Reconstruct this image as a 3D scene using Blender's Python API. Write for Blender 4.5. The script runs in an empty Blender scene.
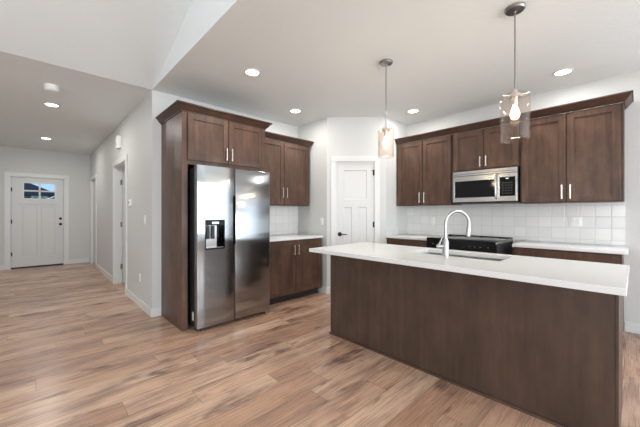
import bpy, bmesh, math, random
from mathutils import Vector, Matrix
random.seed(4)
PI = math.pi
scene = bpy.context.scene
C = scene.collection

# ------------------------------------------------------------------ camera
cam_d = bpy.data.cameras.new('camera'); cam = bpy.data.objects.new('camera', cam_d); C.objects.link(cam)
cam_d.sensor_fit = 'HORIZONTAL'; cam_d.sensor_width = 36.0
cam_d.lens = 36.0 * 300.5 / 640.0
cam_d.shift_y = -0.35 / 640.0
cam_d.clip_start = 0.02; cam_d.clip_end = 300
cam.location = (0, 0, 1.25)
cam.rotation_euler = (math.radians(90), 0, math.radians(46.47 - 90))
scene.camera = cam
# ------------------------------------------------------------------ world
w = bpy.data.worlds.new('sky'); scene.world = w; w.use_nodes = True
bg = w.node_tree.nodes['Background']
bg.inputs[0].default_value = (0.42, 0.66, 1.0, 1); bg.inputs[1].default_value = 1.05
# ------------------------------------------------------------------ area lamps added as daylight at unseen windows, placed for the light
def area(name, loc, rot, sx, sy, power, col=(1, 1, 1), shape='RECTANGLE', spread=None):
    l = bpy.data.lights.new(name, 'AREA'); l.shape = shape; l.size = sx
    if shape in ('RECTANGLE', 'ELLIPSE'): l.size_y = sy
    l.energy = power; l.color = col
    if spread: l.spread = math.radians(spread)
    o = bpy.data.objects.new(name, l); C.objects.link(o); o.location = loc; o.rotation_euler = rot
    return o
DAY = (0.95, 0.985, 1.0)
H90 = math.radians(90); TILT = math.radians(112)
area('daylight_back_left', (-3.3, -4.98, 1.45), (TILT, 0, 0), 2.4, 1.7, 125, DAY)
area('daylight_back_middle', (-0.3, -4.98, 1.45), (TILT, 0, 0), 2.4, 1.7, 125, DAY)
area('daylight_back_right', (3.07, -4.98, 1.40), (TILT, 0, 0), 2.5, 1.6, 110, DAY)
area('daylight_right', (4.56, -2.75, 1.45), (H90, 0, H90), 4.1, 1.7, 42, DAY)
area('daylight_left', (-5.98, -0.6, 1.5), (TILT, 0, -H90), 3.2, 1.7, 95, DAY)
area('side_room_fill', (3.18, 6.5, 1.5), (H90, 0, H90), 1.6, 1.4, 12, DAY)  # added fill lamp before a closed wall, no window; sets the doorway brightness
# ------------------------------------------------------------------ exposure
scene.view_settings.view_transform = 'Standard'
scene.view_settings.look = 'None'
scene.view_settings.exposure = 0.14
scene.view_settings.gamma = 1.0
scene.view_settings.use_curve_mapping = False

# ================================================================== materials
def srgb(r, g, b):
    f = lambda c: (c / 255) / 12.92 if c / 255 <= 0.04045 else ((c / 255 + 0.055) / 1.055) ** 2.4
    return (f(r), f(g), f(b), 1)

class NT:
    def __init__(s, name):
        s.m = bpy.data.materials.new(name); s.m.use_nodes = True
        s.t = s.m.node_tree; s.n = s.t.nodes; s.b = s.n['Principled BSDF']
    def new(s, kind, **kw):
        n = s.n.new(kind)
        for k, v in kw.items(): setattr(n, k, v)
        return n
    def link(s, a, b): s.t.links.new(a, b)
    def math(s, op, a, b=None, c=None):
        n = s.n.new('ShaderNodeMath'); n.operation = op
        for i, v in enumerate((a, b, c)):
            if v is None: continue
            if isinstance(v, (int, float)): n.inputs[i].default_value = v
            else: s.link(v, n.inputs[i])
        return n.outputs[0]
    def coords(s, scale=(1, 1, 1), rot=(0, 0, 0)):
        tc = s.n.new('ShaderNodeTexCoord'); mp = s.n.new('ShaderNodeMapping')
        s.link(tc.outputs['Object'], mp.inputs[0]); mp.inputs['Scale'].default_value = scale
        mp.inputs['Rotation'].default_value = rot
        return mp.outputs[0]
    def noise(s, vec, scale, detail=4, rough=0.5):
        n = s.n.new('ShaderNodeTexNoise'); s.link(vec, n.inputs['Vector'])
        n.inputs['Scale'].default_value = scale; n.inputs['Detail'].default_value = detail
        n.inputs['Roughness'].default_value = rough
        return n.outputs[0]
    def ramp(s, fac, stops):
        n = s.n.new('ShaderNodeValToRGB'); s.link(fac, n.inputs[0]); e = n.color_ramp.elements
        while len(e) < len(stops): e.new(0.5)
        for i, (p, c) in enumerate(stops): e[i].position = p; e[i].color = c
        return n.outputs[0]
    def mix(s, fac, a, b, mode='MIX'):
        n = s.n.new('ShaderNodeMixRGB'); n.blend_type = mode
        for i, v in enumerate((fac, a, b)):
            if isinstance(v, (int, float)): n.inputs[i].default_value = v
            elif isinstance(v, tuple): n.inputs[i].default_value = v
            else: s.link(v, n.inputs[i])
        return n.outputs[0]
    def bump(s, h, strength, dist=0.002):
        n = s.n.new('ShaderNodeBump'); n.inputs['Strength'].default_value = strength
        n.inputs['Distance'].default_value = dist; s.link(h, n.inputs['Height'])
        s.link(n.outputs[0], s.b.inputs['Normal']); return n

def simple(name, col, rough=0.5, metal=0.0, spec=0.5, var=0.03, nscale=8, bump=0, bscale=80):
    q = NT(name); v = q.coords()
    d = tuple(max(0, c * (1 - var)) for c in col[:3]) + (1,); l = tuple(min(1, c * (1 + var)) for c in col[:3]) + (1,)
    q.link(q.ramp(q.noise(v, nscale), [(0.3, d), (0.7, l)]), q.b.inputs['Base Color'])
    q.b.inputs['Roughness'].default_value = rough; q.b.inputs['Metallic'].default_value = metal
    q.b.inputs['Specular IOR Level'].default_value = spec
    if bump: q.bump(q.noise(v, bscale, 3), bump)
    return q.m

def paint(name, col, rough, bump, scale=45):
    q = NT(name); v = q.coords()
    q.b.inputs['Base Color'].default_value = col
    q.b.inputs['Roughness'].default_value = rough
    n = q.noise(v, scale, 3, 0.55)
    r = q.ramp(n, [(0.42, (0, 0, 0, 1)), (0.62, (1, 1, 1, 1))])
    q.bump(r, bump, 0.002)
    return q.m

def wood(name, dark, mid, light, rough=0.38, horiz=False):
    q = NT(name)
    sc = (1.2, 14, 14) if horiz else (14, 14, 1.2)
    v = q.coords(sc)
    n1 = q.noise(v, 1.6, 6, 0.6)
    v2 = q.coords((1, 1, 0.55)); n2 = q.noise(v2, 5.5, 4, 0.6)
    f = q.mix(0.55, n1, n2)
    q.link(q.ramp(f, [(0.36, dark), (0.5, mid), (0.64, light)]), q.b.inputs['Base Color'])
    q.b.inputs['Roughness'].default_value = rough
    q.b.inputs['Specular IOR Level'].default_value = 0.4
    q.bump(n1, 0.04, 0.001)
    return q.m

ANROT = 0.0
def steel(name, col, rough, aniso_axis='z', wave=0.0, aniso=0.0):
    q = NT(name)
    v = q.coords((3, 3, 160) if aniso_axis == 'z' else (160, 160, 3))
    n = q.noise(v, 1.5, 3, 0.6)
    d = tuple(c * 0.93 for c in col[:3]) + (1,); l = tuple(min(1, c * 1.05) for c in col[:3]) + (1,)
    q.link(q.ramp(n, [(0.3, d), (0.7, l)]), q.b.inputs['Base Color'])
    q.b.inputs['Metallic'].default_value = 1.0
    q.b.inputs['Roughness'].default_value = rough
    b = q.bump(n, 0.05, 0.0006)
    if aniso:
        tg = q.new('ShaderNodeTangent', direction_type='RADIAL', axis='Z'); q.link(tg.outputs[0], q.b.inputs['Tangent'])
        q.b.inputs['Anisotropic'].default_value = aniso; q.b.inputs['Anisotropic Rotation'].default_value = ANROT
    if wave:
        v2 = q.coords((0.5, 0.5, 1.6)); n2 = q.noise(v2, 2.2, 2, 0.4)
        b2 = q.new('ShaderNodeBump'); b2.inputs['Strength'].default_value = wave; b2.inputs['Distance'].default_value = 0.02
        q.link(n2, b2.inputs['Height']); q.link(b.outputs[0], b2.inputs['Normal']); q.link(b2.outputs[0], q.b.inputs['Normal'])
    return q.m

def floor_mat():
    q = NT('floor_planks')
    tc = q.new('ShaderNodeTexCoord'); sp = q.new('ShaderNodeSeparateXYZ'); q.link(tc.outputs['Object'], sp.inputs[0])
    X, Y = sp.outputs[0], sp.outputs[1]
    PW, PL = 0.19, 1.35
    yr = q.math('DIVIDE', q.math('ADD', Y, 20.07), PW); row = q.math('FLOOR', yr)
    wn = q.new('ShaderNodeTexWhiteNoise', noise_dimensions='1D'); q.link(row, wn.inputs['W'])
    xs = q.math('ADD', q.math('DIVIDE', q.math('ADD', X, 20.0), PL), q.math('MULTIPLY', wn.outputs[0], 7.31))
    col = q.math('FLOOR', xs)
    cb = q.new('ShaderNodeCombineXYZ'); q.link(row, cb.inputs[0]); q.link(col, cb.inputs[1])
    w2 = q.new('ShaderNodeTexWhiteNoise', noise_dimensions='2D'); q.link(cb.outputs[0], w2.inputs['Vector'])
    rnd = w2.outputs[0]
    # grain coordinates: stretched along X, shifted per plank
    gx = q.math('ADD', q.math('MULTIPLY', X, 1.0), q.math('MULTIPLY', rnd, 37.0))
    gy = q.math('ADD', q.math('MULTIPLY', Y, 5.5), q.math('MULTIPLY', rnd, 91.0))
    g = q.new('ShaderNodeCombineXYZ'); q.link(gx, g.inputs[0]); q.link(gy, g.inputs[1])
    n1 = q.noise(g.outputs[0], 1.3, 5, 0.55)           # broad cathedral bands
    gx2 = q.math('MULTIPLY', gx, 1.6); gy2 = q.math('MULTIPLY', gy, 11.0)
    g2 = q.new('ShaderNodeCombineXYZ'); q.link(gx2, g2.inputs[0]); q.link(gy2, g2.inputs[1])
    n2 = q.noise(g2.outputs[0], 2.0, 6, 0.65)           # fine grain
    gk = q.new('ShaderNodeCombineXYZ'); q.link(q.math('MULTIPLY', gx, 1.1), gk.inputs[0]); q.link(q.math('MULTIPLY', gy, 0.55), gk.inputs[1])
    n3 = q.noise(gk.outputs[0], 1.7, 3, 0.6)            # dark streaks and knots
    base = q.ramp(rnd, [(0.0, srgb(*FA)), (0.35, srgb(*FB)), (0.7, srgb(*FC)), (1.0, srgb(*FD))])
    c = q.mix(q.ramp(n1, [(0.44, (0, 0, 0, 1)), (0.62, (0.85, 0.85, 0.85, 1))]), base, srgb(*FDK))
    c = q.mix(q.ramp(n3, [(0.57, (0, 0, 0, 1)), (0.68, (0.85, 0.85, 0.85, 1))]), c, srgb(*FKN))
    c = q.mix(0.48, c, q.ramp(n2, [(0.36, (0.50, 0.47, 0.45, 1)), (0.58, (1, 1, 1, 1))]), 'MULTIPLY')
    # seams
    fy = q.math('FRACT', yr); fx = q.math('FRACT', xs)
    sy = q.math('LESS_THAN', q.math('MINIMUM', fy, q.math('SUBTRACT', 1.0, fy)), 0.0085)
    sx = q.math('LESS_THAN', q.math('MINIMUM', fx, q.math('SUBTRACT', 1.0, fx)), 0.0012)
    s = q.math('MAXIMUM', sy, sx)
    c = q.mix(q.math('MULTIPLY', s, 0.6), c, srgb(84, 60, 48))
    q.link(c, q.b.inputs['Base Color'])
    q.link(q.math('ADD', 0.20, q.math('MULTIPLY', n2, 0.16)), q.b.inputs['Roughness'])
    q.b.inputs['Specular IOR Level'].default_value = 0.5
    q.bump(q.math('SUBTRACT', q.math('MULTIPLY', n2, 0.3), s), 0.12, 0.002)
    return q.m
FA, FB, FC, FD = (188, 148, 123), (206, 167, 140), (222, 187, 161), (198, 154, 127)
FDK, FKN = (158, 126, 111), (108, 84, 76)

def tile_mat():
    q = NT('glazed_tile')
    tc = q.new('ShaderNodeTexCoord'); sp = q.new('ShaderNodeSeparateXYZ'); q.link(tc.outputs['Object'], sp.inputs[0])
    T = 0.130
    u = q.math('DIVIDE', q.math('ADD', sp.outputs[0], 10.02), T); v = q.math('DIVIDE', q.math('ADD', sp.outputs[2], 1.0), T)
    cb = q.new('ShaderNodeCombineXYZ'); q.link(q.math('FLOOR', u), cb.inputs[0]); q.link(q.math('FLOOR', v), cb.inputs[1])
    wn = q.new('ShaderNodeTexWhiteNoise', noise_dimensions='2D'); q.link(cb.outputs[0], wn.inputs['Vector'])
    fu = q.math('FRACT', u); fv = q.math('FRACT', v)
    du = q.math('MINIMUM', fu, q.math('SUBTRACT', 1.0, fu)); dv = q.math('MINIMUM', fv, q.math('SUBTRACT', 1.0, fv))
    d = q.math('MINIMUM', du, dv); g = q.math('LESS_THAN', d, 0.016)
    c = q.ramp(wn.outputs[0], [(0, srgb(222, 222, 221)), (1, srgb(232, 232, 230))])
    c = q.mix(g, c, srgb(200, 200, 198))
    q.link(c, q.b.inputs['Base Color'])
    q.link(q.math('ADD', 0.16, q.math('MULTIPLY', g, 0.5)), q.b.inputs['Roughness'])
    edge = q.new('ShaderNodeMapRange'); q.link(d, edge.inputs[0]); edge.inputs[1].default_value = 0.0; edge.inputs[2].default_value = 0.08
    h = q.math('ADD', edge.outputs[0], q.math('MULTIPLY', q.noise(q.coords(), 14, 2), 0.9))
    q.bump(h, 0.25, 0.003)
    return q.m

def emit(name, col, strength):
    q = NT(name); q.b.inputs['Base Color'].default_value = col
    q.b.inputs['Emission Color'].default_value = col; q.b.inputs['Emission Strength'].default_value = strength
    return q.m

def thin_glass(name, tint, gloss=0.08, edge=0.35, k=0.20, seeds=0.10):
    q = NT(name); q.n.remove(q.b)
    out = q.n['Material Output']
    tr = q.new('ShaderNodeBsdfTransparent'); tr.inputs[0].default_value = tint
    gl = q.new('ShaderNodeBsdfGlossy'); gl.inputs['Roughness'].default_value = 0.03
    lw = q.new('ShaderNodeLayerWeight'); lw.inputs[0].default_value = edge
    n = q.noise(q.coords(), 60, 2); 
    f = q.math('ADD', gloss, q.math('MULTIPLY', lw.outputs['Facing'], k))
    f = q.math('ADD', f, q.math('MULTIPLY', q.math('GREATER_THAN', n, 0.74), seeds))
    mx = q.new('ShaderNodeMixShader'); q.link(f, mx.inputs[0]); q.link(tr.outputs[0], mx.inputs[1]); q.link(gl.outputs[0], mx.inputs[2])
    q.link(mx.outputs[0], out.inputs[0])
    return q.m

M = {}
M['floor'] = floor_mat()
M['wall'] = paint('wall_paint', srgb(207, 208, 206), 0.55, 0.16)
M['ceiling'] = paint('ceiling_paint', srgb(234, 240, 241), 0.7, 0.30, 26)
M['white'] = simple('white_trim_paint', srgb(220, 221, 220), 0.35, var=0.01)
M['door_white'] = simple('white_door_paint', srgb(212, 213, 212), 0.4, var=0.01)
M['wood'] = wood('stained_maple', srgb(65, 47, 38), srgb(84, 61, 49), srgb(104, 77, 62))
M['wood_h'] = wood('stained_maple_rail', srgb(65, 47, 38), srgb(84, 61, 49), srgb(104, 77, 62), horiz=True)
M['wood_dk'] = wood('stained_maple_moulding', srgb(58, 41, 33), srgb(72, 51, 41), srgb(86, 61, 49), 0.4, True)
M['island'] = wood('island_panel_veneer', srgb(66, 51, 43), srgb(77, 60, 50), srgb(89, 70, 58), 0.42)
M['toe'] = simple('dark_toe_kick', srgb(40, 32, 30), 0.5)
M['quartz'] = simple('white_quartz', srgb(226, 227, 227), 0.14, var=0.012, nscale=30)
M['tile'] = tile_mat()
M['steel'] = steel('brushed_stainless', (0.345, 0.358, 0.37, 1), 0.18, 'x', 0.3, 0.9)
M['steel_light'] = steel('stainless_trim', (0.48, 0.48, 0.48, 1), 0.25, 'z')
M['nickel'] = steel('brushed_nickel', (0.72, 0.70, 0.67, 1), 0.30, 'x')
M['rod'] = steel('pendant_rod_metal', (0.36, 0.35, 0.34, 1), 0.3, 'x')
M['chrome'] = simple('bright_faucet_steel', (0.44, 0.44, 0.435, 1), 0.30, 1.0, var=0.02)
M['sink'] = steel('sink_steel', (0.55, 0.55, 0.55, 1), 0.3, 'x')
M['dark'] = simple('charcoal_cabinet_metal', srgb(52, 53, 56), 0.45, 0.3)
M['black'] = simple('black_plastic', srgb(18, 18, 19), 0.35)
M['gloss_black'] = simple('black_glass', srgb(6, 6, 7), 0.08, spec=0.25)
M['cooktop'] = simple('cooktop_glass', srgb(16, 16, 17), 0.05, spec=1.0)
M['dark_metal'] = simple('oil_dark_metal', srgb(48, 45, 43), 0.35, 0.8)
M['plastic'] = simple('white_plastic', srgb(238, 238, 236), 0.35, var=0.01)
M['screen'] = emit('pale_display', (0.75, 0.85, 0.95, 1), 0.9)
M['lens'] = emit('lit_lens', (1.0, 0.96, 0.90, 1), 9.0)
M['filament'] = emit('glowing_filament', (1.0, 0.62, 0.28, 1), 60.0)
M['bulb'] = emit('lit_bulb', (1.0, 0.80, 0.55, 1), 6)
M['shade_glass'] = thin_glass('seeded_glass', (0.97, 0.93, 0.90, 1), 0.02, 0.35, 0.16, 0.04)
M['pane'] = thin_glass('window_glass', (0.96, 0.98, 0.98, 1), 0.006, 0.3, 0.02, 0.0)
M['grey_mark'] = simple('grey_print', srgb(150, 150, 152), 0.5)
M['siding'] = simple('slate_siding', srgb(70, 82, 92), 0.8)
M['roof'] = simple('dark_shingles', srgb(62, 70, 78), 0.9)
M['house_glass'] = simple('curtained_window', srgb(150, 168, 170), 0.2)
M['ground'] = simple('pale_concrete', srgb(150, 148, 142), 0.9)
M['matte_black'] = simple('matte_black_plastic', srgb(10, 10, 10), 0.9, spec=0.1)
M['rubber'] = simple('black_rubber', srgb(22, 20, 20), 0.7)

# ================================================================== mesh helpers
class MB:
    def __init__(s): s.bm = bmesh.new()
    def box(s, x0, x1, y0, y1, z0, z1, bev=0.0, seg=1):
        x0, x1 = sorted((x0, x1)); y0, y1 = sorted((y0, y1)); z0, z1 = sorted((z0, z1))
        r = bmesh.ops.create_cube(s.bm, size=1)
        vs = r['verts']
        for v in vs:
            v.co = Vector(((x0 + x1) / 2 + v.co.x * (x1 - x0), (y0 + y1) / 2 + v.co.y * (y1 - y0), (z0 + z1) / 2 + v.co.z * (z1 - z0)))
        if bev:
            es = list({e for v in vs for e in v.link_edges})
            bmesh.ops.bevel(s.bm, geom=es, offset=bev, segments=seg, affect='EDGES', profile=0.5)
        return s
    def ring(s, c, ax, r, n):
        ax = ax.normalized(); t = Vector((0, 0, 1)) if abs(ax.z) < 0.9 else Vector((1, 0, 0))
        a = ax.cross(t).normalized(); b = ax.cross(a)
        return [s.bm.verts.new(c + a * (r * math.cos(2 * PI * i / n)) + b * (r * math.sin(2 * PI * i / n))) for i in range(n)]
    def skin(s, rings, cap=True):
        n = len(rings[0])
        for r0, r1 in zip(rings, rings[1:]):
            for i in range(n):
                s.bm.faces.new((r0[i], r0[(i + 1) % n], r1[(i + 1) % n], r1[i]))
        if cap:
            s.bm.faces.new(list(reversed(rings[0]))); s.bm.faces.new(rings[-1])
    def cyl(s, p0, p1, r0, r1=None, n=24):
        p0, p1 = Vector(p0), Vector(p1); r1 = r0 if r1 is None else r1
        s.skin([s.ring(p0, p1 - p0, r0, n), s.ring(p1, p1 - p0, r1, n)]); return s
    def tube(s, pts, r, n=14):
        pts = [Vector(p) for p in pts]; rs = r if isinstance(r, (list, tuple)) else [r] * len(pts)
        d0 = (pts[1] - pts[0]).normalized()
        t = Vector((0, 0, 1)) if abs(d0.z) < 0.9 else Vector((1, 0, 0))
        a = d0.cross(t).normalized(); rings = []
        for i, p in enumerate(pts):
            d = (pts[min(i + 1, len(pts) - 1)] - pts[max(i - 1, 0)]).normalized()
            a = (a - d * a.dot(d)).normalized(); b = d.cross(a)
            rings.append([s.bm.verts.new(p + a * (rs[i] * math.cos(2 * PI * k / n)) + b * (rs[i] * math.sin(2 * PI * k / n))) for k in range(n)])
        s.skin(rings); return s
    def lathe(s, prof, c=(0, 0, 0), ax=(0, 0, 1), n=32, cap=True):
        c = Vector(c); ax = Vector(ax).normalized()
        s.skin([s.ring(c + ax * h, ax, max(r, 1e-4), n) for r, h in prof], cap); return s
    def prism(s, poly, depth_vec):
        d = Vector(depth_vec); a = [s.bm.verts.new(Vector(p)) for p in poly]; b = [s.bm.verts.new(Vector(p) + d) for p in poly]
        n = len(poly); s.bm.faces.new(a); s.bm.faces.new(list(reversed(b)))
        for i in range(n): s.bm.faces.new((a[i], b[i], b[(i + 1) % n], a[(i + 1) % n]))
        return s
    def sweep(s, prof, path):
        """prof (out, z) closed polygon swept along a horizontal path; out = right-hand side of travel"""
        P = [Vector((p[0], p[1], 0)) for p in path]; z = path[0][2]; rings = []
        dirs = [(P[i + 1] - P[i]).normalized() for i in range(len(P) - 1)]
        nr = [Vector((d.y, -d.x, 0)) for d in dirs]
        for i, p in enumerate(P):
            if i == 0: m = nr[0]
            elif i == len(P) - 1: m = nr[-1]
            else: m = (nr[i - 1] + nr[i]) / (1 + nr[i - 1].dot(nr[i]))
            rings.append([s.bm.verts.new(p + m * o + Vector((0, 0, z + h))) for o, h in prof])
        s.skin(rings); return s
    def build(s, name, mat, parent=None, loc=None):
        bm = s.bm
        bmesh.ops.recalc_face_normals(bm, faces=bm.faces)
        me = bpy.data.meshes.new(name); bm.to_mesh(me); bm.free()
        me.materials.append(mat)
        for p in me.polygons: p.use_smooth = True
        me.set_sharp_from_angle(angle=math.radians(32))
        o = bpy.data.objects.new(name, me); C.objects.link(o)
        if parent: o.parent = parent
        if loc: o.location = loc
        return o

def tag(o, label=None, cat=None, group=None, kind=None):
    if label: o['label'] = label
    if cat: o['category'] = cat
    if group: o['group'] = group
    if kind: o['kind'] = kind
    return o
def thing(name, label, cat, loc=(0, 0, 0), rotz=0, group=None):
    o = bpy.data.objects.new(name, None); C.objects.link(o); o.empty_display_size = 0.1
    o.location = loc; o.rotation_euler = (0, 0, rotz)
    return tag(o, label, cat, group)
def setting(name, loc=(0, 0, 0), rotz=0):
    o = bpy.data.objects.new(name, None); C.objects.link(o); o.location = loc; o.rotation_euler = (0, 0, rotz)
    return tag(o, kind='structure')
def struct(name, mb, mat): return tag(mb.build(name, mat), kind='structure')
def copy_tree(o, parent=None):
    c = o.copy(); C.objects.link(c); c.parent = parent
    for ch in list(o.children): copy_tree(ch, c)
    return c

# key planes
XH, YW, CZ, ZC = 1.023, 4.005, 2.732, 0.905      # hall wall, fridge wall, ceiling height, worktop height
XR, YR2 = 4.54, 2.65                              # range wall, second pantry return
XC, YC1 = 3.28, 3.297                             # first pantry return
YF = 9.6                                          # wall with the front door
WT = 0.115
XL, YB = -6.0, -5.0
RZ = -H90                                         # frame of things that stand against the range wall or hall wall

# ================================================================== structure
struct('floor', MB().box(XL - .1, 4.7, YB - .1, YF + .2, -0.1, 0.0), M['floor'])
struct('ground', MB().box(-30, 30, YF + .2, 60, -0.3, -0.15), M['ground'])
# flat ceiling over kitchen, hall and side rooms
m = MB()
m.box(XH, XR + .2, YB - .1, YF + .2, CZ, CZ + .1)
m.box(XL - .1, XH, YW, YF + .2, CZ, CZ + .1)
struct('ceiling', m, M['ceiling'])
# vaulted ceiling over the great room, rising towards the camera at 4:12
SL = 0.335; YRIDGE = -0.5; ZR = CZ + SL * (YW - YRIDGE)
m = MB()
m.prism([(XL - .1, YW, CZ), (XL - .1, YRIDGE, ZR), (XL - .1, YB - .1, CZ), (XL - .1, YB - .1, CZ + .1), (XL - .1, YRIDGE, ZR + .1), (XL - .1, YW, CZ + .1)], (XH - XL + .1, 0, 0))
struct('ceiling_vault', m, M['ceiling'])
m = MB(); m.prism([(XH + .001, YW, CZ + .05), (XH + .001, YRIDGE, ZR + .1), (XH + .001, YB, CZ + .05)], (WT, 0, 0))
struct('wall_gable', m, M['ceiling'])
# hall right wall with two doorways
D2a, D2b = 5.41, 6.34      # first doorway
D4a, D4b = 8.48, 9.30      # far closet doorway
DH = 2.06
m = MB()
m.box(XH, XH + WT, YW, D2a, 0, CZ); m.box(XH, XH + WT, D2b, D4a, 0, CZ); m.box(XH, XH + WT, D4b, YF, 0, CZ)
m.box(XH, XH + WT, D2a, D2b, DH, CZ); m.box(XH, XH + WT, D4a, D4b, DH, CZ)
struct('wall_hall', m, M['wall'])
struct('wall_fridge', MB().box(XH + WT, XC + WT, YW, YW + WT, 0, CZ), M['wall'])
# pantry box walls
struct('wall_pantry_left', MB().box(XC, XC + WT, YC1, YW, 0, CZ), M['wall'])
struct('wall_pantry_right', MB().box(3.925, XR, YR2, YR2 + WT, 0, CZ), M['wall'])
# diagonal wall, local frame: x along the wall to the right, y into the wall
DL = math.hypot(3.925 - XC, YC1 - YR2)
A0, A1 = 0.137, 0.737                             # door opening along the diagonal
DZ = 2.045
m = MB(); m.box(0, A0, 0, WT, 0, CZ); m.box(A1, DL, 0, WT, 0, CZ); m.box(A0, A1, 0, WT, DZ, CZ)
o = m.build('wall_pantry_diagonal', M['wall'], None, (XC, YC1, 0)); o.rotation_euler.z = -PI / 4; tag(o, kind='structure')
m = MB()
PD0, PD1 = -4.8, -0.7  # unseen window opening, placed for its light and the refrigerator reflection
m.box(XR, XR + WT, PD1, YR2 + .2, 0, CZ); m.box(XR, XR + WT, YB, PD0, 0, CZ); m.box(XR, XR + WT, PD0, PD1, 2.3, CZ); m.box(XR, XR + WT, PD0, PD1, 0, .60)
struct('wall_range', m, M['wall'])
# front wall with front door opening
FX0, FX1 = -0.40, 0.53; FDZ = 2.08
m = MB(); m.box(-1.3, FX0, YF, YF + .14, 0, CZ); m.box(FX1, 3.4, YF, YF + .14, 0, CZ); m.box(FX0, FX1, YF, YF + .14, FDZ, CZ)
struct('wall_front', m, M['wall'])
struct('wall_hall_left', MB().box(-1.3 - WT, -1.3, YW, YF + .14, 0, CZ), M['wall'])
struct('wall_great_room', MB().box(XL, -1.3 - WT, YW, YW + WT, 0, CZ), M['wall'])
# back wall with three unseen windows, placed for light and reflections
m = MB()
WZ0, WZ1 = 0.60, 2.30
xs = [(-4.5, -2.1), (-1.5, 0.9), (1.8, 4.35)]
px = XL
for a, b in xs:
    m.box(px, a, YB - .12, YB, 0, CZ); m.box(a, b, YB - .12, YB, 0, WZ0); m.box(a, b, YB - .12, YB, WZ1, CZ); px = b
m.box(px, XR + WT, YB - .12, YB, 0, CZ)
struct('wall_back', m, M['wall'])
m = MB()
m.box(XL - .12, XL, YB, -2.2, 0, CZ); m.box(XL - .12, XL, 1.0, YW + WT, 0, CZ); m.box(XL - .12, XL, -2.2, 1.0, 0, .65); m.box(XL - .12, XL, -2.2, 1.0, 2.35, CZ)  # unseen window opening placed for its light
m.prism([(XL - .12, YW, CZ), (XL - .12, YRIDGE, ZR + .05), (XL - .12, YB, CZ)], (.12, 0, 0))
struct('wall_left', m, M['wall'])
# side room behind the hall doorway
m = MB(); m.box(3.2, 3.3, 4.2, YF, 0, CZ); m.box(XH + WT, 3.2, 8.0, 8.1, 0, CZ)
struct('wall_side_room', m, M['wall'])

# baseboards
BH, BT = 0.105, 0.014
def base(name, *boxes):
    m = MB()
    for b in boxes: m.box(*b, 0, BH, 0.003)
    struct(name, m, M['white'])
CW = 0.085                                        # casing width
base('baseboard_hall', (XH - BT, XH, YW - BT, D2a - CW), (XH - BT, XH, D2b + CW, D4a - CW), (XH - BT, XH, D4b + CW, YF))
base('baseboard_wall_end', (XH + .0005, 1.123, YW - BT, YW))
base('baseboard_front', (-1.3, FX0 - CW, YF - BT, YF), (FX1 + CW, XH, YF - BT, YF))
base('baseboard_pantry_left', (XC - BT, XC, YC1 - BT * .4, 3.50))
base('baseboard_right', (XR - BT, XR, YB, 0.088))
m = MB(); m.box(0, A0 - .087, -BT, 0, 0, BH, 0.003); m.box(A1 + .075, DL, -BT, 0, 0, BH, 0.003)
o = m.build('baseboard_pantry', M['white'], None, (XC, YC1, 0)); o.rotation_euler.z = -PI / 4; tag(o, kind='structure')
struct('baseboard_pantry_right', MB().box(3.925, 3.93 + .05, YR2 - BT, YR2, 0, BH, 0.003), M['white'])

def casing(parent, x0, x1, h, cw, d=0.018, jamb=WT, both=False):
    m = MB()
    m.box(x0 - cw, x0 + .004, -d, 0, 0, h + .004, .003); m.box(x1 - .004, x1 + cw, -d, 0, 0, h + .004, .003)
    m.box(x0 - cw - .0, x1 + cw + .0, -d - .002, 0, h, h + cw, .003)
    m.build('casing', M['white'], parent)
    m = MB(); m.box(x0, x0 + .016, -.001, jamb, 0, h, .001); m.box(x1 - .016, x1, -.001, jamb, 0, h, .001); m.box(x0, x1, -.001, jamb, h - .016, h, .001)
    m.build('jamb', M['white'], parent)

def hinge(parent, x, y, z, mat, s=1):
    m = MB(); m.cyl((x, y, z - .045), (x, y, z + .045), .0065, n=12)
    m.box(x - .02 * s, x, y + .002, y + .005, z - .044, z + .044)
    return m.build('hinge', mat, parent)

def lever(parent, x, y, z, mat, direction=1):
    m = MB(); m.lathe([(.0, -.0), (.032, 0), (.032, .006), (.026, .010), (.012, .012), (.011, .045), (0.0001, .046)], (x, y, z), (0, -1, 0), 24)
    m.tube([(x, y - .042, z), (x + .02 * direction, y - .047, z), (x + .06 * direction, y - .046, z - .001), (x + .11 * direction, y - .043, z - .003)], [.010, .009, .008, .006], 12)
    return m.build('door_handle', mat, parent)

def slab(parent, x0, x1, y0, y1, z0, z1, panels, mat, rec=0.008, holes=()):
    """door leaf: frame of rails around recessed panels; front face at y0"""
    m = MB(); cuts_x = sorted({x0, x1} | {v for p in panels for v in p[:2]} | {v for p in holes for v in p[:2]})
    cuts_z = sorted({z0, z1} | {v for p in panels for v in p[2:4]} | {v for p in holes for v in p[2:4]})
    for i in range(len(cuts_x) - 1):
        for j in range(len(cuts_z) - 1):
            cx = (cuts_x[i] + cuts_x[i + 1]) / 2; cz = (cuts_z[j] + cuts_z[j + 1]) / 2
            if any(p[0] < cx < p[1] and p[2] < cz < p[3] for p in holes): continue
            r = rec if any(p[0] < cx < p[1] and p[2] < cz < p[3] for p in panels) else 0
            m.box(cuts_x[i], cuts_x[i + 1], y0 + r, y1 - r, cuts_z[j], cuts_z[j + 1])
    for p in panels:                                # sloped sticking round each panel
        a, b, c, d = p; e = 0.009
        for poly in ([(a, y0, c), (a + e, y0 + rec, c + e), (a + e, y0 + rec, d - e), (a, y0, d)], [(b, y0, c), (b - e, y0 + rec, c + e), (b - e, y0 + rec, d - e), (b, y0, d)],
                     [(a, y0, c), (a + e, y0 + rec, c + e), (b - e, y0 + rec, c + e), (b, y0, c)], [(a, y0, d), (a + e, y0 + rec, d - e), (b - e, y0 + rec, d - e), (b, y0, d)]):
            m.bm.faces.new([m.bm.verts.new(Vector(q)) for q in poly])
    return m.build('door_leaf', mat, parent)

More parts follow.
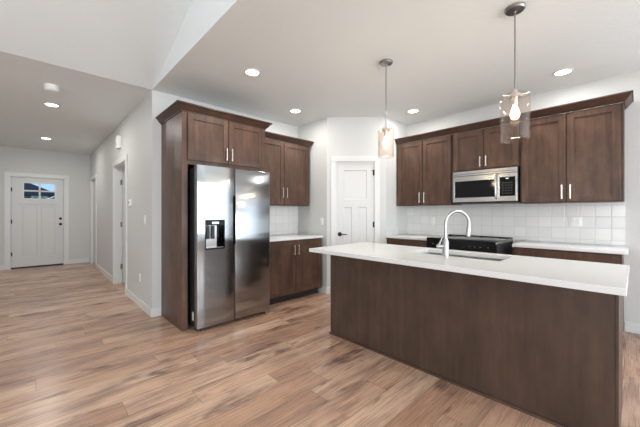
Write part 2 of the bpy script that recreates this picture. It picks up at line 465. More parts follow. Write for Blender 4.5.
# ---- door_1: the front door (frame: x = world x)
d1 = setting('door_1', (0, YF, 0))
casing(d1, FX0, FX1, FDZ, CW)
MB().box(FX0 + .016, FX1 - .016, -.004, .10, 0.001, 0.022, .003).build('threshold', M['rubber'], d1)
wx0, wx1, wz0, wz1 = -0.18, 0.355, 1.585, 1.945
lf = slab(d1, FX0 + .022, FX1 - .022, .012, .055, .030, FDZ - .02, [(-.20, 0.045, .24, 1.40), (.115, .36, .24, 1.40)], M['door_white'], .007, [(wx0, wx1, wz0, wz1)])
m = MB(); xm = (wx0 + wx1) / 2; zm = (wz0 + wz1) / 2
for b in ((wx0 - .025, wx0 + .006, wz0 - .025, wz1 + .025), (wx1 - .006, wx1 + .025, wz0 - .025, wz1 + .025), (wx0, wx1, wz1 - .006, wz1 + .025), (wx0, wx1, wz0 - .025, wz0 + .006), (xm - .017, xm + .017, wz0, wz1), (wx0, wx1, zm - .017, zm + .017)):
    m.box(b[0], b[1], .004, .045, b[2], b[3], .002)
m.build('window_frame', M['white'], lf)
MB().box(wx0, wx1, .030, .034, wz0, wz1).build('window_pane', M['pane'], lf)
MB().box(-.25, .41, -.006, .012, 1.455, 1.485, .002).build('shelf_moulding', M['door_white'], lf)
for z in (.33, 1.06, 1.78): tag(hinge(d1, FX0 + .018, .006, z, M['dark_metal'], -1), 'dark metal hinge')
for z, r in ((1.12, .028), (.985, .030)):
    m = MB(); m.lathe([(0, 0), (r, 0), (r, .008), (r * .8, .013), (.010, .016), (.010, .040)], (.455, .012, z), (0, -1, 0), 20)
    if z < 1: m.lathe([(.012, .035), (.026, .042), (.028, .056), (.018, .066), (0, .067)], (.455, .012, z), (0, -1, 0), 20); nm = 'door_handle'
    else: m.box(.449, .461, -.014, -.028, z - .018, z + .018, .002); nm = 'deadbolt'
    m.build(nm, M['dark_metal'], lf)

# ---- door_2: open doorway off the hall; frame: x -> world -Y, y -> world +X
d2 = setting('door_2', (XH, 0, 0), RZ)
casing(d2, -D2b, -D2a, DH, CW)
# leaf opened into the side room, hinged on the far jamb
m = MB(); m.box(-D2b + .018, -D2b + .053, WT + .004, WT + .80, .012, DH - .02, .002); lf = m.build('door_leaf', M['door_white'], d2)
for z in (.30, 1.05, 1.80):
    m = MB(); m.box(-D2b + .016, -D2b + .0185, WT - .032, WT - .002, z - .045, z + .045); m.cyl((-D2b + .022, WT + .002, z - .045), (-D2b + .022, WT + .002, z + .045), .006, n=12)
    m.build('hinge', M['rod'], d2)
# ---- door_4: closed closet door at the far end of the hall wall
d4 = setting('door_4', (XH, 0, 0), RZ)
casing(d4, -D4b, -D4a, DH, CW * .8)
slab(d4, -D4b + .018, -D4a - .018, .03, .065, .012, DH - .018, [(-D4b + .13, -D4a - .13, 1.36, 1.92), (-D4b + .13, -D4a - .46, .24, 1.24), (-D4b + .46, -D4a - .13, .24, 1.24)], M['door_white'], .006)
# ---- door_3: pantry door on the diagonal wall
d3 = setting('door_3', (XC, YC1, 0), -PI / 4)
casing(d3, A0, A1, DZ, .075)
s0 = A0 + .003
lf = slab(d3, A0 + .012, A1 - .012, .006, .041, .012, DZ - .014, [(A0 + .12, A1 - .12, 1.465, 1.915), (A0 + .12, A0 + .245, .26, 1.345), (A1 - .245, A1 - .12, .26, 1.345)], M['door_white'], .008)
lever(lf, A0 + .062, .006, .925, M['dark_metal'], 1)
for z in (.30, 1.075, 1.875): tag(hinge(d3, A1 - .010, .0, z, M['dark_metal'], 1), 'dark metal hinge')
MB().box(A1 - .06, A1 - .008, -.012, -.008, 1.90, 1.906).build('door_stop', M['dark_metal'], d3)

# ================================================================== kitchen cabinets
def bar_pull(parent, x, y, z0, z1, mat):
    """vertical flat bar pull on a door whose face is at y"""
    m = MB(); m.box(x - .006, x + .006, y - .034, y - .026, z0, z1, .0015)
    for z in (z0 + .018, z1 - .018): m.cyl((x, y + .001, z), (x, y - .028, z), .005, n=10)
    return m.build('handle', mat, parent)
def shaker(parent, x0, x1, z0, z1, y, mat, name='door', rail=.062, th=.020, rec=.010):
    m = MB()
    m.box(x0, x0 + rail, y - th, y, z0, z1, .002); m.box(x1 - rail, x1, y - th, y, z0, z1, .002)
    m.box(x0 + rail - .001, x1 - rail + .001, y - th + .0003, y, z0, z0 + rail, .0015); m.box(x0 + rail - .001, x1 - rail + .001, y - th + .0003, y, z1 - rail, z1, .0015)
    m.box(x0 + rail - .004, x1 - rail + .004, y - th + rec, y - .002, z0 + rail - .004, z1 - rail + .004)
    return m.build(name, mat, parent)
CROWN = [(0, 0), (.010, 0), (.010, .010), (.016, .014), (.026, .022), (.040, .044), (.054, .060), (.058, .064), (.066, .066), (.066, .080), (0, .080)]

# ---- tall cabinet round the refrigerator (frame: origin at floor, wall plane)
FB = thing('refrigerator_cabinet', 'tall brown stained cabinet enclosing the refrigerator, two short doors on top', 'cabinet', (1.125, YW, 0))
DP = YW - 3.30                                   # depth .705
W = 1.035
MB().box(0, .02, -DP + .02, -.002, 0, 2.335, .001).build('side_panel', M['wood'], FB)
m = MB(); m.box(W - .02, W, -DP + .02, -.002, 0, 2.335, .001); m.build('side_panel', M['wood'], FB)
m = MB(); m.box(0, .060, -DP, -DP + .02, 0, 2.335, .001); m.box(W - .04, W, -DP, -DP + .02, 0, 2.335, .001)
m.box(.06, W - .04, -DP, -DP + .02, 1.775, 1.83); m.box(.06, W - .04, -DP, -DP + .02, 2.30, 2.335); m.build('face_frame', M['wood'], FB)
MB().box(.02, W - .02, -DP + .02, -.002, 1.79, 2.325).build('upper_box', M['wood'], FB)
for x0, x1, hx in ((.057, .517, .487), (.523, .992, .553)):
    d = shaker(FB, x0, x1, 1.820, 2.322, -DP, M['wood']); bar_pull(d, hx, -DP - .02, 1.855, 2.00, M['nickel'])
MB().sweep(CROWN, [(0, -.0015, 2.33), (0, -DP, 2.33), (W, -DP, 2.33), (W, -.416, 2.33)]).build('crown_moulding', M['wood_dk'], FB)
MB().box(.001, W - .001, -DP + .001, -.002, 2.33, 2.345).build('top_panel', M['wood_dk'], FB)

def wall_cabinet(label, loc, rotz, w, z0, z1, depth, splits, pull, pull_side, group=None, pull_len=.155):
    """splits: list of door (x0, x1); pull: handle bottom z; pull_side per door"""
    t = thing('wall_cabinet', label, 'cabinet', loc, rotz, group)
    Z = 0
    m = MB(); m.box(0, w, -depth + .019, -.001, 0, z1 - z0 - .001, .001); m.build('box', M['wood'], t)
    m = MB(); f = .035
    m.box(0, f, -depth, -depth + .019, 0, z1 - z0 - .001, .0008); m.box(w - f, w, -depth, -depth + .019, 0, z1 - z0 - .001, .0008)
    m.box(f, w - f, -depth + .0003, -depth + .019, 0, .03); m.box(f, w - f, -depth + .0003, -depth + .019, z1 - z0 - .031, z1 - z0 - .001); m.build('face_frame', M['wood_dk'], t)
    for (x0, x1), s in zip(splits, pull_side):
        d = shaker(t, x0, x1, .012, z1 - z0 - .014, -depth, M['wood'])
        hx = x1 - .032 if s > 0 else x0 + .032
        bar_pull(d, hx, -depth - .02, pull - z0, pull - z0 + pull_len, M['nickel'])
    return t

# wall cabinet beside the refrigerator
wall_cabinet('brown wall cabinet with two tall doors between refrigerator and pantry corner', (2.166, YW - .001, 1.366), 0, 1.064, 1.366, 2.325, .345, [(.032, .548), (.556, 1.036)], 1.480, (1, -1))
t = MB().sweep(CROWN, [(0, -.345, 0), (1.064, -.345, 0), (1.064, -.0015, 0)]).build('crown_moulding', M['wood_dk'], None, (2.166, YW, 2.326))
m = 0
tag(t, 'dark crown moulding capping the wall cabinet right of the refrigerator', 'moulding')

# wall cabinets of the range wall (frame: x -> -Y)
UX = 4.21; UD = XR - UX
def rloc(y, z): return (XR - .001, y, z)
wall_cabinet('brown wall cabinet left of the microwave, in the pantry corner', rloc(2.645, 1.366), RZ, .888, 1.366, 2.345, UD, [(.022, .442), (.452, .868)], 1.405, (1, -1))
wall_cabinet('short brown wall cabinet directly above the microwave', rloc(1.755, 1.815), RZ, .798, 1.815, 2.345, UD, [(.016, .396), (.402, .782)], 1.850, (1, -1), pull_len=.135)
wall_cabinet('brown wall cabinet right of the microwave, at the open wall end', rloc(.955, 1.366), RZ, .870, 1.366, 2.345, UD, [(.016, .426), (.434, .850)], 1.405, (1, -1))
t = MB().sweep(CROWN, [(-.0, -UD, 0), (2.56, -UD, 0), (2.56, -.0015, 0)]).build('crown_moulding', M['wood_dk'], None, (XR, 2.645, 2.346))
t.rotation_euler.z = RZ; tag(t, 'long dark crown moulding running over the range wall cabinets', 'moulding')

def base_cabinet(label, loc, rotz, w, depth, doors, end_panel=True, drawers=None):
    t = thing('base_cabinet', label, 'cabinet', loc, rotz)
    h = .869
    MB().box(0, w, -depth + .019, -.001, .10, h, .001).build('box', M['wood'], t)
    MB().box(.01, w - .01, -depth + .075, -.01, 0, .10).build('toe_kick', M['toe'], t)
    m = MB(); f = .03
    m.box(0, f, -depth, -depth + .019, .10, h, .0008); m.box(w - f, w, -depth, -depth + .019, .10, h, .0008)
    m.box(f, w - f, -depth + .0003, -depth + .019, .10, .13); m.box(f, w - f, -depth + .0003, -depth + .019, h - .03, h); m.build('face_frame', M['wood_dk'], t)
    for (x0, x1), s in zip(doors, (1, -1)):
        zt = h - .012
        if drawers:
            d = MB().box(x0, x1, -depth - .02, -depth, .72, zt, .002).build('drawer', M['wood'], t)
            mm = MB(); xc = (x0 + x1) / 2; mm.box(xc - .075, xc + .075, -depth - .054, -depth - .046, .749, .761, .0015)
            for q in (-.055, .055): mm.cyl((xc + q, -depth - .019, .755), (xc + q, -depth - .048, .755), .005, n=10)
            mm.build('handle', M['nickel'], d); zt = .70
        d = shaker(t, x0, x1, .115, zt, -depth, M['wood']); hx = x1 - .032 if s > 0 else x0 + .032
        bar_pull(d, hx, -depth - .02, zt - .20, zt - .055, M['nickel'])
    return t
def worktop(label, loc, rotz, w, depth):
    o = MB().box(0, w, -depth, -.009, 0, .034, .003, 2).build('countertop', M['quartz'], None, loc); o.rotation_euler.z = rotz
    return tag(o, label, 'countertop')
base_cabinet('brown base cabinet with two full height doors right of the refrigerator', (2.166, YW - .001, 0), 0, 1.064, .635, [(.022, .537), (.545, 1.042)])
worktop('white quartz countertop on the base cabinet right of the refrigerator', (2.166, YW, .8705), 0, 1.072, .675)
base_cabinet('brown base cabinet left of the range, beside the pantry corner', rloc(2.645, 0), RZ, .74, .60, [(.02, .72)], drawers=True)
worktop('short white quartz countertop left of the range', (XR, 2.648, .8705), RZ, .745, .635)
base_cabinet('brown base cabinet right of the range, behind the island', rloc(.965, 0), RZ, .875, .60, [(.02, .855)], drawers=True)
worktop('white quartz countertop right of the range under the double outlet', (XR, .965, .8705), RZ, .915, .635)
# tile
o = MB().box(0, XC - 2.168, -.008, 0, .905, 1.365).build('tile_backsplash', M['tile'], None, (2.167, YW - .0005, 0))
tag(o, 'white square tile backsplash beside the refrigerator', 'backsplash')
o = MB().box(0, 2.568, -.008, 0, .905, 1.390).build('tile_backsplash', M['tile'], None, (XR - .0005, 2.648, 0)); o.rotation_euler.z = RZ
tag(o, 'long white square tile backsplash behind the range', 'backsplash')

# ================================================================== refrigerator
FR = thing('refrigerator', 'stainless steel side by side refrigerator with water dispenser', 'refrigerator', (1.218, YW, 0))
fw = .900; fy = -(YW - 3.13)                      # door face
MB().box(.012, fw - .012, fy + .085, -.06, .035, 1.735, .004).build('body', M['dark'], FR)
def fdoor(x0, x1, name, hole=None):
    m = MB(); y0, y1 = fy, fy + .078; z0, z1 = .045, 1.755
    if not hole: m.box(x0, x1, y0, y1, z0, z1, .010, 3)
    else:
        a, b, c, d = hole
        n = 40
        # outer shell with rounded vertical edges, hole cut in front
        vx = [x0, x0 + .004, x0 + .010, a, b, x1 - .010, x1 - .004, x1]; off = [.010, .003, 0, 0, 0, 0, .003, .010]
        vz = [z0, c, d, z1]; grid = [[m.bm.verts.new((x, y0 + o_, z)) for z in vz] for x, o_ in zip(vx, off)]
        for i in range(len(vx) - 1):
            for j in range(3):
                if i == 3 and j == 1: continue
                m.bm.faces.new((grid[i][j], grid[i + 1][j], grid[i + 1][j + 1], grid[i][j + 1]))
        bk = [m.bm.verts.new(p) for p in ((x0, y1, z0), (x1, y1, z0), (x1, y1, z1), (x0, y1, z1))]
        m.bm.faces.new(bk)
        m.bm.faces.new([g[3] for g in grid] + [bk[2], bk[3]]); m.bm.faces.new([g[0] for g in grid] + [bk[1], bk[0]])
        m.bm.faces.new(grid[0] + [bk[3], bk[0]]); m.bm.faces.new(grid[-1] + [bk[2], bk[1]])
    return m.build(name, M['steel'], FR)
a, b, c, d = .086, .306, .862, 1.178
ld = fdoor(0.0, .423, 'freezer_door', (a, b, c, d)); rd = fdoor(.433, fw, 'fresh_food_door')
# pocket handle strip between the doors
MB().box(.405, .434, fy - .003, fy + .03, .90, 1.445, .001).build('pocket_handle', M['matte_black'], FR)
MB().box(.4235, .4325, fy + .012, fy + .07, .05, 1.75).build('door_gasket', M['dark'], FR)
# dispenser
m = MB(); e = .009; yb = fy + .070
m.box(a, a + e, fy - .002, yb, c, d); m.box(b - e, b, fy - .002, yb, c, d); m.box(a, b, fy - .002, yb, c, c + .012); m.box(a, b, fy - .002, yb, d - e, d); m.box(a + e, b - e, yb - .004, yb, c, d)
dsp = m.build('water_dispenser', M['gloss_black'], ld)
MB().box(a + e, b - e, fy - .001, fy + .03, d - .060, d - e, .002).build('control_strip', M['gloss_black'], ld)
MB().box(a + .075, b - .070, fy - .0025, fy - .001, d - .042, d - .022).build('display', M['screen'], ld)
MB().box(a + e, a + .150, yb - .016, yb - .004, c + .012, d - .06).build('recess_back', M['steel_light'], ld)
for q in (a + .030, a + .085):
    MB().box(q, q + .034, fy + .030, fy + .040, c + .11, d - .065, .003).build('paddle', M['dark'], ld)
MB().box(a + e, b - e, fy + .0, yb - .012, c + .012, c + .020, .002).build('drip_tray', M['steel_light'], ld)
for x in (.03, fw - .09): MB().box(x, x + .06, fy + .03, fy + .20, 1.735, 1.765, .006, 2).build('hinge_cover', M['black'], FR)
MB().box(.02, fw - .02, fy + .10, fy + .14, .005, .05).build('toe_grille', M['black'], FR)
for x in (.05, fw - .05):
    m = MB(); m.cyl((x, fy + .075, 0), (x, fy + .075, .05), .022, .016, 16); m.build('foot', M['black'], FR)
MB().box(.0105, .012, fy + .12, fy + .16, .10, .19).build('sticker', M['plastic'], FR)

# ================================================================== microwave
MW = thing('microwave', 'stainless over the range microwave with black window and keypad', 'microwave', rloc(1.735, 1.385), RZ)
mw, mh, md = .762, .424, .385
MB().box(0, mw, -md + .03, -.005, .0, mh, .003).build('body', M['dark'], MW)
px0 = .555
def framed(m, x0, x1, z0, z1, hx0, hx1, hz0, hz1, y0, y1, bev=.003):
    m.box(x0, hx0, y0, y1, z0, z1, bev); m.box(hx1, x1, y0, y1, z0, z1, bev); m.box(hx0 - .002, hx1 + .002, y0, y1, z0, hz0, .001); m.box(hx0 - .002, hx1 + .002, y0, y1, hz1, z1, .001)
m = MB(); framed(m, .002, px0 - .004, .012, mh - .070,   .030, px0 - .034, .070, .290, -md, -md + .03, .002)
dr = m.build('door', M['steel_light'], MW)
MB().box(.028, px0 - .032, -md + .004, -md + .02, .068, .292).build('window', M['gloss_black'], dr)
m = MB(); hx = px0 - .016
m.tube([(hx, -md + .002, .045), (hx, -md - .030, .062), (hx, -md - .040, .12), (hx, -md - .042, .19), (hx, -md - .040, .26), (hx, -md - .030, .318), (hx, -md + .002, .335)], .010, 12)
m.build('handle', M['steel_light'], dr)
m = MB(); framed(m, px0, mw - .002, .012, mh - .070, px0 + .016, mw - .022, .075, .306, -md, -md + .03, .002); cp = m.build('control_panel', M['steel_light'], MW)
MB().box(px0 + .014, mw - .020, -md + .002, -md + .02, .073, .308).build('keypad', M['gloss_black'], cp)
MB().box(px0 + .085, px0 + .115, -md + .0005, -md + .003, .284, .292).build('display', M['screen'], cp)
for i in range(4):
    for j in range(5):
        MB().box(px0 + .052 + i * .030, px0 + .064 + i * .030, -md + .001, -md + .003, .105 + j * .032, .110 + j * .032).build('key_mark', M['grey_mark'], cp)
m = MB(); m.box(.002, mw - .002, -md, -md + .03, mh - .066, mh - .002, .003); vt = m.build('vent_panel', M['steel_light'], MW)
m = MB(); m.box(.01, mw - .01, -md - .0015, -md + .002, mh - .044, mh - .040); m.build('vent_slot', M['dark'], vt)
MB().box(.01, mw - .01, -md + .01, -.02, -.010, .004, .002).build('underside', M['black'], MW)

# ================================================================== range, pulled a little out of its gap
RG = thing('range', 'slide-in electric range with black glass top, pulled out from the counter', 'range', (3.66, 1.86, 0), RZ)
rw, rd_ = .80, .68                                 # x to the right, y into the wall from the front edge
MB().box(.004, rw - .004, .03, rd_, .03, .905, .003).build('body', M['dark'], RG)
m = MB(); m.box(0, rw, .0, rd_ - .01, .925, .940, .004, 2); ct = m.build('cooktop', M['cooktop'], RG)
MB().box(-.002, rw + .002, .012, rd_ - .02, .900, .926, .002).build('cooktop_frame', M['steel_light'], RG)
for x, y, r in ((.20, .20, .10), (.60, .20, .115), (.20, .48, .085), (.60, .48, .085), (.40, .53, .06)):
    m = MB(); m.lathe([(r, 0), (r, .0006), (r - .004, .0006), (r - .004, 0)], (x, y, .9398), (0, 0, 1), 40, False); m.build('burner_ring', M['grey_mark'], ct)
MB().box(.0, rw, rd_ - .045, rd_ - .005, .940, .947, .003).build('rear_vent_trim', M['dark'], RG)
m = MB(); m.prism([(0, .0, .80), (0, -.012, .81), (0, .0, .932), (0, .03, .932), (0, .03, .80)], (rw, 0, 0)); cp = m.build('control_panel', M['gloss_black'], RG)
MB().box(rw / 2 - .10, rw / 2 + .04, -.0082, -.004, .85, .88).build('display', M['black'], cp)
for x in (.08, .16, .24, .52, .58, .64, .72):
    MB().box(x, x + .010, -.0085, -.004, .862, .867).build('touch_mark', M['grey_mark'], cp)
m = MB(); framed(m, .006, rw - .006, .22, .79, .09, rw - .09, .33, .66, -.012, .03, .004); od = m.build('oven_door', M['steel_light'], RG)
MB().box(.088, rw - .088, -.008, .02, .328, .662).build('oven_window', M['gloss_black'], od)
m = MB(); m.tube([(.06, -.055, .735), (rw / 2, -.060, .735), (rw - .06, -.055, .735)], .012, 14)
for x in (.07, rw - .07): m.cyl((x, -.010, .735), (x, -.056, .735), .009, n=12)
m.build('handle', M['steel_light'], od)
MB().box(.006, rw - .006, -.010, .03, .05, .205, .004).build('storage_drawer', M['steel_light'], RG)
for x, y in ((.05, .08), (rw - .05, .08), (.05, rd_ - .08), (rw - .05, rd_ - .08)): MB().cyl((x, y, 0), (x, y, .04), .018, n=14).build('foot', M['black'], RG)

# ================================================================== island
IX, IX2, IY0, IY1 = 2.233, 2.835, 0.063, 2.188
IS = thing('kitchen_island', 'long dark brown kitchen island with plain back panel facing the room', 'island', (IX, IY1, 0), RZ)
il = IY1 - IY0; idp = IX2 - IX
m = MB(); m.box(0, il, 0, .018, 0, .869, .001); m.build('back_panel', M['island'], IS)
for x in (0, il - .018): MB().box(x, x + .018, .0185, idp - .02, 0, .869, .0008).build('end_panel', M['island'], IS)
m = MB(); hx0, hx1 = .73, 1.56                     # cavity under the sink
m.box(.019, hx0, .019, idp - .021, .10, .868); m.box(hx1, il - .019, .019, idp - .021, .10, .868); m.box(hx0, hx1, .019, idp - .021, .10, .62)
m.build('box', M['wood'], IS)
MB().box(.02, il - .02, .04, idp - .08, 0.0, .099).build('toe_kick', M['toe'], IS)
MB().sweep([(0, 0), (.014, 0), (.013, .007), (.008, .015), (0, .018)], [(il, .018, 0), (il, 0, 0), (0, 0, 0), (0, .3, 0)][::-1]).build('shoe_moulding', M['wood_dk'], IS)
for x in (0, il - .012): MB().box(x, x + .012, -.004, 0, 0.018, .869, .001).build('corner_trim', M['island'], IS)
n = 5; ww = (il - .02) / n
for i in range(n):
    x0 = .01 + i * ww + .004; x1 = .01 + (i + 1) * ww - .004
    # doors face the range: build mirrored in y
    mm = MB(); y = idp - .02; r = .062
    mm.box(x0, x0 + r, y, y + .02, .115, .855, .002); mm.box(x1 - r, x1, y, y + .02, .115, .855, .002); mm.box(x0 + r, x1 - r, y, y + .0197, .115, .177); mm.box(x0 + r, x1 - r, y, y + .0197, .793, .855); mm.box(x0 + r - .002, x1 - r + .002, y, y + .010, .17, .80)
    d = mm.build('door', M['wood'], IS)
    mm = MB(); hx = x1 - .032; mm.box(hx - .006, hx + .006, y + .046, y + .054, .65, .80, .0015)
    for z in (.67, .78): mm.cyl((hx, y + .019, z), (hx, y + .048, z), .005, n=10)
    mm.build('handle', M['nickel'], d)
# worktop with sink cut-out (world axes)
CX0, CX1, CY0, CY1 = 1.956, 2.862, 0.030, 2.217
SX0, SX1, SY0, SY1 = 2.415, 2.775, 0.675, 1.395
m = MB(); xs_ = [CX0, SX0, SX1, CX1]; ys_ = [CY0, SY0, SY1, CY1]; z0, z1 = .870, ZC
for zz in (z0, z1):
    g = [[m.bm.verts.new((x, y, zz)) for y in ys_] for x in xs_]
    for i in range(3):
        for j in range(3):
            if i == 1 and j == 1: continue
            m.bm.faces.new((g[i][j], g[i + 1][j], g[i + 1][j + 1], g[i][j + 1]))
    if zz == z0: g0 = g
for path in ([(i, 0) for i in range(4)], [(3, j) for j in range(4)], [(i, 3) for i in (3, 2, 1, 0)], [(0, j) for j in (3, 2, 1, 0)], [(1, 1), (2, 1)], [(2, 1), (2, 2)], [(2, 2), (1, 2)], [(1, 2), (1, 1)]):
    for (a1, b1), (a2, b2) in zip(path, path[1:]): m.bm.faces.new((g0[a1][b1], g0[a2][b2], g[a2][b2], g[a1][b1]))
o = m.build('countertop', M['quartz'])
bv = o.modifiers.new('edge', 'BEVEL'); bv.width = .0025; bv.segments = 2; bv.limit_method = 'ANGLE'
tag(o, 'long white quartz island countertop with sink cut-out', 'countertop')
# sink: two bowls
SK = thing('sink', 'undermount stainless double bowl sink set in the island countertop', 'sink', (0, 0, .868))
def bowl(x0, x1, y0, y1, dpt):
    m = MB(); r = .03; t = .0015
    def loop(i, z, shrink=0):
        pts = []; X0, X1, Y0, Y1 = x0 + i, x1 - i, y0 + i, y1 - i
        for cx, cy, a0 in ((X1 - r, Y1 - r, 0), (X0 + r, Y1 - r, 90), (X0 + r, Y0 + r, 180), (X1 - r, Y0 + r, 270)):
            for k in range(5):
                an = math.radians(a0 + k * 22.5); pts.append(m.bm.verts.new((cx + r * math.cos(an), cy + r * math.sin(an), z)))
        return pts
    rings = [loop(-.006, 0), loop(0, 0), loop(.002, -dpt + .02), loop(.010, -dpt + .004), loop(.028, -dpt), loop(.030, -dpt - .002), loop(.008, -dpt + .002), loop(-.001, -dpt + .02), loop(-.003, -.003), loop(-.006, -.001)]
    m.skin(rings[:5], False); m.bm.faces.new(rings[4])
    b_ = m.build('bowl', M['sink'], SK)
    cx, cy = (x0 + x1) / 2, (y0 + y1) / 2
    MB().lathe([(.0, -dpt + .0005), (.042, -dpt + .0005), (.045, -dpt + .002), (.03, -dpt + .002), (.025, -dpt - .004), (0, -dpt - .004)][1:], (cx, cy, 0), (0, 0, 1), 24).build('drain', M['chrome'], b_)
bowl(SX0 - .004, SX1 + .004, SY0 - .004, 1.020, .20); bowl(SX0 - .004, SX1 + .004, 1.045, SY1 + .004, .20)
MB().box(SX0 - .002, SX1 + .002, 1.018, 1.047, -.012, -.004, .003).build('divider', M['sink'], SK)
# faucet
FC = thing('faucet', 'tall brushed steel gooseneck faucet with side lever on the island', 'faucet', (2.345, 1.034, ZC))
dv = Vector((.165, -.125, 0)).normalized(); R = .098; Hs = .262
MB().lathe([(.030, 0), (.030, .004), (.026, .008), (.0245, .012), (.0245, .125), (.022, .132), (.016, .136), (.016, .15)]).build('base', M['chrome'], FC)
pts = [Vector((0, 0, .13)), Vector((0, 0, .20))]
for k in range(0, 19):
    an = PI - k * math.radians(190) / 18
    pts.append(dv * (R + R * math.cos(an)) + Vector((0, 0, Hs + R * math.sin(an) + .0)))
end = pts[-1]; dd = (pts[-1] - pts[-2]).normalized()
MB().tube(pts, .0125, 16).build('spout', M['chrome'], FC)
MB().tube([end, end + dd * .02, end + dd * .05, end + dd * .085], [.0135, .016, .0175, .0165], 16).build('spray_head', M['chrome'], FC)
lv = Vector((-.05, .06, 0)).normalized()
m = MB(); m.tube([Vector((0, 0, .085)) + lv * .02, Vector((0, 0, .085)) + lv * .065], [.017, .016], 16)
m.tube([Vector((0, 0, .085)) + lv * .06, Vector((0, 0, .105)) + lv * .06 + Vector((.01, -.012, .0)), Vector((0, 0, .165)) + lv * .045 + Vector((.012, -.02, 0))], [.008, .007, .005], 12)
m.build('lever_handle', M['chrome'], FC)

# ================================================================== pendants
def pendant(loc, label, zt, zb, r, first=None):
    t = thing('pendant_lamp', label, 'pendant lamp', loc, 0, 'glass cylinder pendants over the island')
    L = loc[2]; top = zt - L; bot = zb - L
    MB().lathe([(.066, 0), (.066, -.010), (.058, -.022), (.030, -.026), (.009, -.028), (.009, -.04)][::-1], n=40).build('canopy', M['rod'], t)
    MB().cyl((0, 0, -.03), (0, 0, top + .05), .0052, n=12).build('rod', M['rod'], t)
    MB().lathe([(.007, .060), (.014, .055), (.016, .030), (.030, .026), (.040, .022), (.041, .004), (.038, .0)][::-1], (0, 0, top), n=32).build('cap', M['nickel'], t)
    for k in range(3):
        an = k * 2 * PI / 3 + .4; c_, s_ = math.cos(an), math.sin(an)
        MB().cyl((c_ * .036, s_ * .036, top + .012), (c_ * (r + .003), s_ * (r + .003), top + .010), .003, n=10).build('clamp_screw', M['nickel'], t)
    sh = MB(); n = 48
    pr = [(r, bot), (r, top - .004), (r - .002, top + .016), (r - .005, top + .018), (r - .006, top - .004), (r - .006, bot)]
    rings = [sh.ring(Vector((0, 0, z)), Vector((0, 0, 1)), rr, n) for rr, z in pr]; sh.skin(rings + [rings[0]], False)
    sh.build('glass_shade', M['shade_glass'], t)
    MB().lathe([(.019, .008), (.019, -.045), (.016, -.052)][::-1], (0, 0, top), n=24).build('socket', M['nickel'], t)
    b = MB().lathe([(.012, -.052), (.015, -.066), (.022, -.085), (.029, -.108), (.031, -.124), (.027, -.142), (.016, -.155), (.001, -.160)][::-1], (0, 0, top), n=24).build('bulb', M['bulb'], t)
    MB().cyl((0, 0, top - .085), (0, 0, top - .135), .006, n=10).build('filament', M['filament'], b)
    l = bpy.data.lights.new('bulb_light', 'POINT'); l.energy = 5; l.color = (1, .78, .52); l.shadow_soft_size = .035
    lo = bpy.data.objects.new('bulb_light', l); C.objects.link(lo); lo.parent = t; lo.location = (0, 0, bot - .03)
    return t
pendant((2.498, 1.690, CZ), 'glass cylinder pendant over the far left end of the island, nearer the pantry door', 2.055, 1.795, .080)
pendant((2.516, .604, CZ), 'glass cylinder pendant over the right end of the island, larger in view', 2.085, 1.775, .094)

# ================================================================== ceiling fittings
proto = None
for (x, y, lab) in ((1.66, 2.78, 'round recessed ceiling light in front of the refrigerator cabinet'), (2.74, 3.40, 'round recessed ceiling light near the wall cabinet beside the refrigerator'),
                    (3.98, 2.23, 'round recessed ceiling light above the left range wall cabinet, near the far pendant'), (4.02, .53, 'round recessed ceiling light above the right range wall cabinet'),
                    (.17, 5.50, 'round recessed hall ceiling light just beyond the smoke detector'), (.165, 8.05, 'round recessed hall ceiling light nearest the front door')):
    if proto is None:
        t = proto = thing('recessed_light', lab, 'ceiling light', (x, y, CZ), 0, 'recessed ceiling lights')
        MB().lathe([(.088, 0), (.088, -.003), (.082, -.006), (.068, -.007), (.066, -.003), (.066, 0)], n=40).build('trim_ring', M['white'], t)
        MB().lathe([(.0665, -.0005), (.0665, -.004), (.001, -.0045)], n=40).build('lens', M['lens'], t)
    else:
        t = copy_tree(proto); t.location = (x, y, CZ); t['label'] = lab
    l = area('downlight', (x, y, CZ - .012), (0, 0, 0), .12, .12, 13 if y > 4 else 8, (1, .97, .92), 'DISK')
t = thing('smoke_detector', 'white round smoke detector on the hall ceiling', 'smoke detector', (.145, 4.68, CZ))
MB().lathe([(.068, 0), (.068, -.008), (.064, -.010)][::-1], n=40).build('mounting_plate', M['plastic'], t)
MB().lathe([(.066, -.009), (.066, -.052), (.056, -.066), (.030, -.070), (.001, -.070)][::-1], n=40).build('cover', M['plastic'], t)

# ================================================================== wall fittings
def plate(kind, label, loc, rotz, gangs=1):
    t = thing('light_switch' if kind == 'switch' else 'power_outlet', label, 'light switch' if kind == 'switch' else 'outlet', loc, rotz)
    w = .072 + .046 * (gangs - 1)
    MB().box(-w / 2, w / 2, -.006, 0, -.058, .058, .003, 2).build('cover_plate', M['plastic'], t)
    for g in range(gangs):
        x = (g - (gangs - 1) / 2) * .046
        if kind == 'switch': MB().box(x - .016, x + .016, -.010, -.004, -.033, .033, .003).build('rocker', M['plastic'], t)
        else:
            ins = MB().box(x - .016, x + .016, -.0085, -.004, -.033, .033, .002).build('receptacle', M['plastic'], t)
            for z in (-.018, .014):
                MB().box(x - .007, x - .005, -.009, -.008, z, z + .008).build('socket_slot', M['dark'], ins); MB().box(x + .005, x + .007, -.009, -.008, z, z + .006).build('socket_slot', M['dark'], ins)
    return t
plate('switch', 'white rocker light switch on the hall wall end near the refrigerator cabinet', (XH, 4.32, 1.165), RZ)
plate('outlet', 'white outlet low on the hall wall above the baseboard', (XH, 4.57, .385), RZ)
plate('switch', 'white light switch on the short wall between countertop and pantry door', (XC, 3.41, 1.115), RZ)
plate('outlet', 'white outlet on the tile left of the faucet', (XR - .0085, 2.20, 1.125), RZ)
plate('outlet', 'white double outlet on the tile above the right countertop', (XR - .0085, .485, 1.15), RZ, 2)
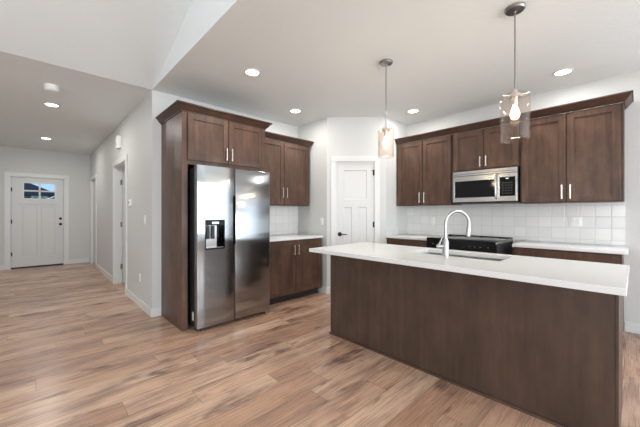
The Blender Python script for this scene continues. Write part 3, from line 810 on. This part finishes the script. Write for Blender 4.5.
t = thing('thermostat', 'small white wall thermostat beside the hall doorway', 'thermostat', (XH, 5.10, 1.40), RZ)
MB().box(-.055, .055, -.012, 0, -.05, .05, .004, 2).build('back_plate', M['plastic'], t)
bd = MB().box(-.048, .048, -.028, -.011, -.043, .043, .005, 2).build('cover', M['plastic'], t)
MB().box(-.030, .018, -.0292, -.0275, -.012, .026).build('display', M['grey_mark'], bd)
t = thing('door_chime', 'white door chime box high on the hall wall', 'door chime', (XH, 5.86, 2.41), RZ)
MB().box(-.075, .075, -.055, 0, -.10, .10, .008, 2).build('cover', M['plastic'], t)
m = MB()
for k in range(5): m.box(-.045, .045, -.0565, -.054, -.06 + k * .012, -.055 + k * .012)
m.build('grille', M['grey_mark'], t)

# ================================================================== house across the street
HY = 30.0
HS = thing('neighbour_house', 'slate blue house with dark gable roof seen through the front door window', 'house', (0, HY, -.15))
MB().box(-7, 2.2, 0, 8, 0, 2.72).build('wall', M['siding'], HS)
m = MB(); m.prism([(-7.4, -.4, 2.76), (1.35, -.4, 2.76), (.723, -.4, 3.08), (-.57, -.4, 3.68), (-2.8, -.4, 4.72)], (0, 8.8, 0)); m.build('roof', M['roof'], HS)
MB().box(-7.4, 2.4, -.45, 8.45, 2.70, 2.80).build('eave', M['roof'], HS)
m = MB(); m.box(-.16, .70, -.05, 0, 1.4, 2.66); wf = m.build('window', M['plastic'], HS)
MB().box(-.12, .24, -.06, -.04, 1.45, 2.61).build('pane', M['house_glass'], wf); MB().box(.30, .66, -.06, -.04, 1.45, 2.61).build('pane', M['house_glass'], wf)
m = MB(); m.prism([(.45, -3.0, 2.20), (.45, -3.0, 2.30), (1.9, -3.0, 3.08), (1.9, -3.0, 2.97)], (0, .08, 0)); m.build('porch_fascia', M['plastic'], HS)
m = MB(); m.prism([(.60, -2.9, 1.9), (1.9, -2.9, 1.9), (1.9, -2.9, 2.98), (.60, -2.9, 2.28)], (0, 2.4, 0)); m.build('porch_gable', M['siding'], HS)
MB().box(.9, 1.8, -2.8, 0, 0, 1.9).build('porch_wall', M['siding'], HS)
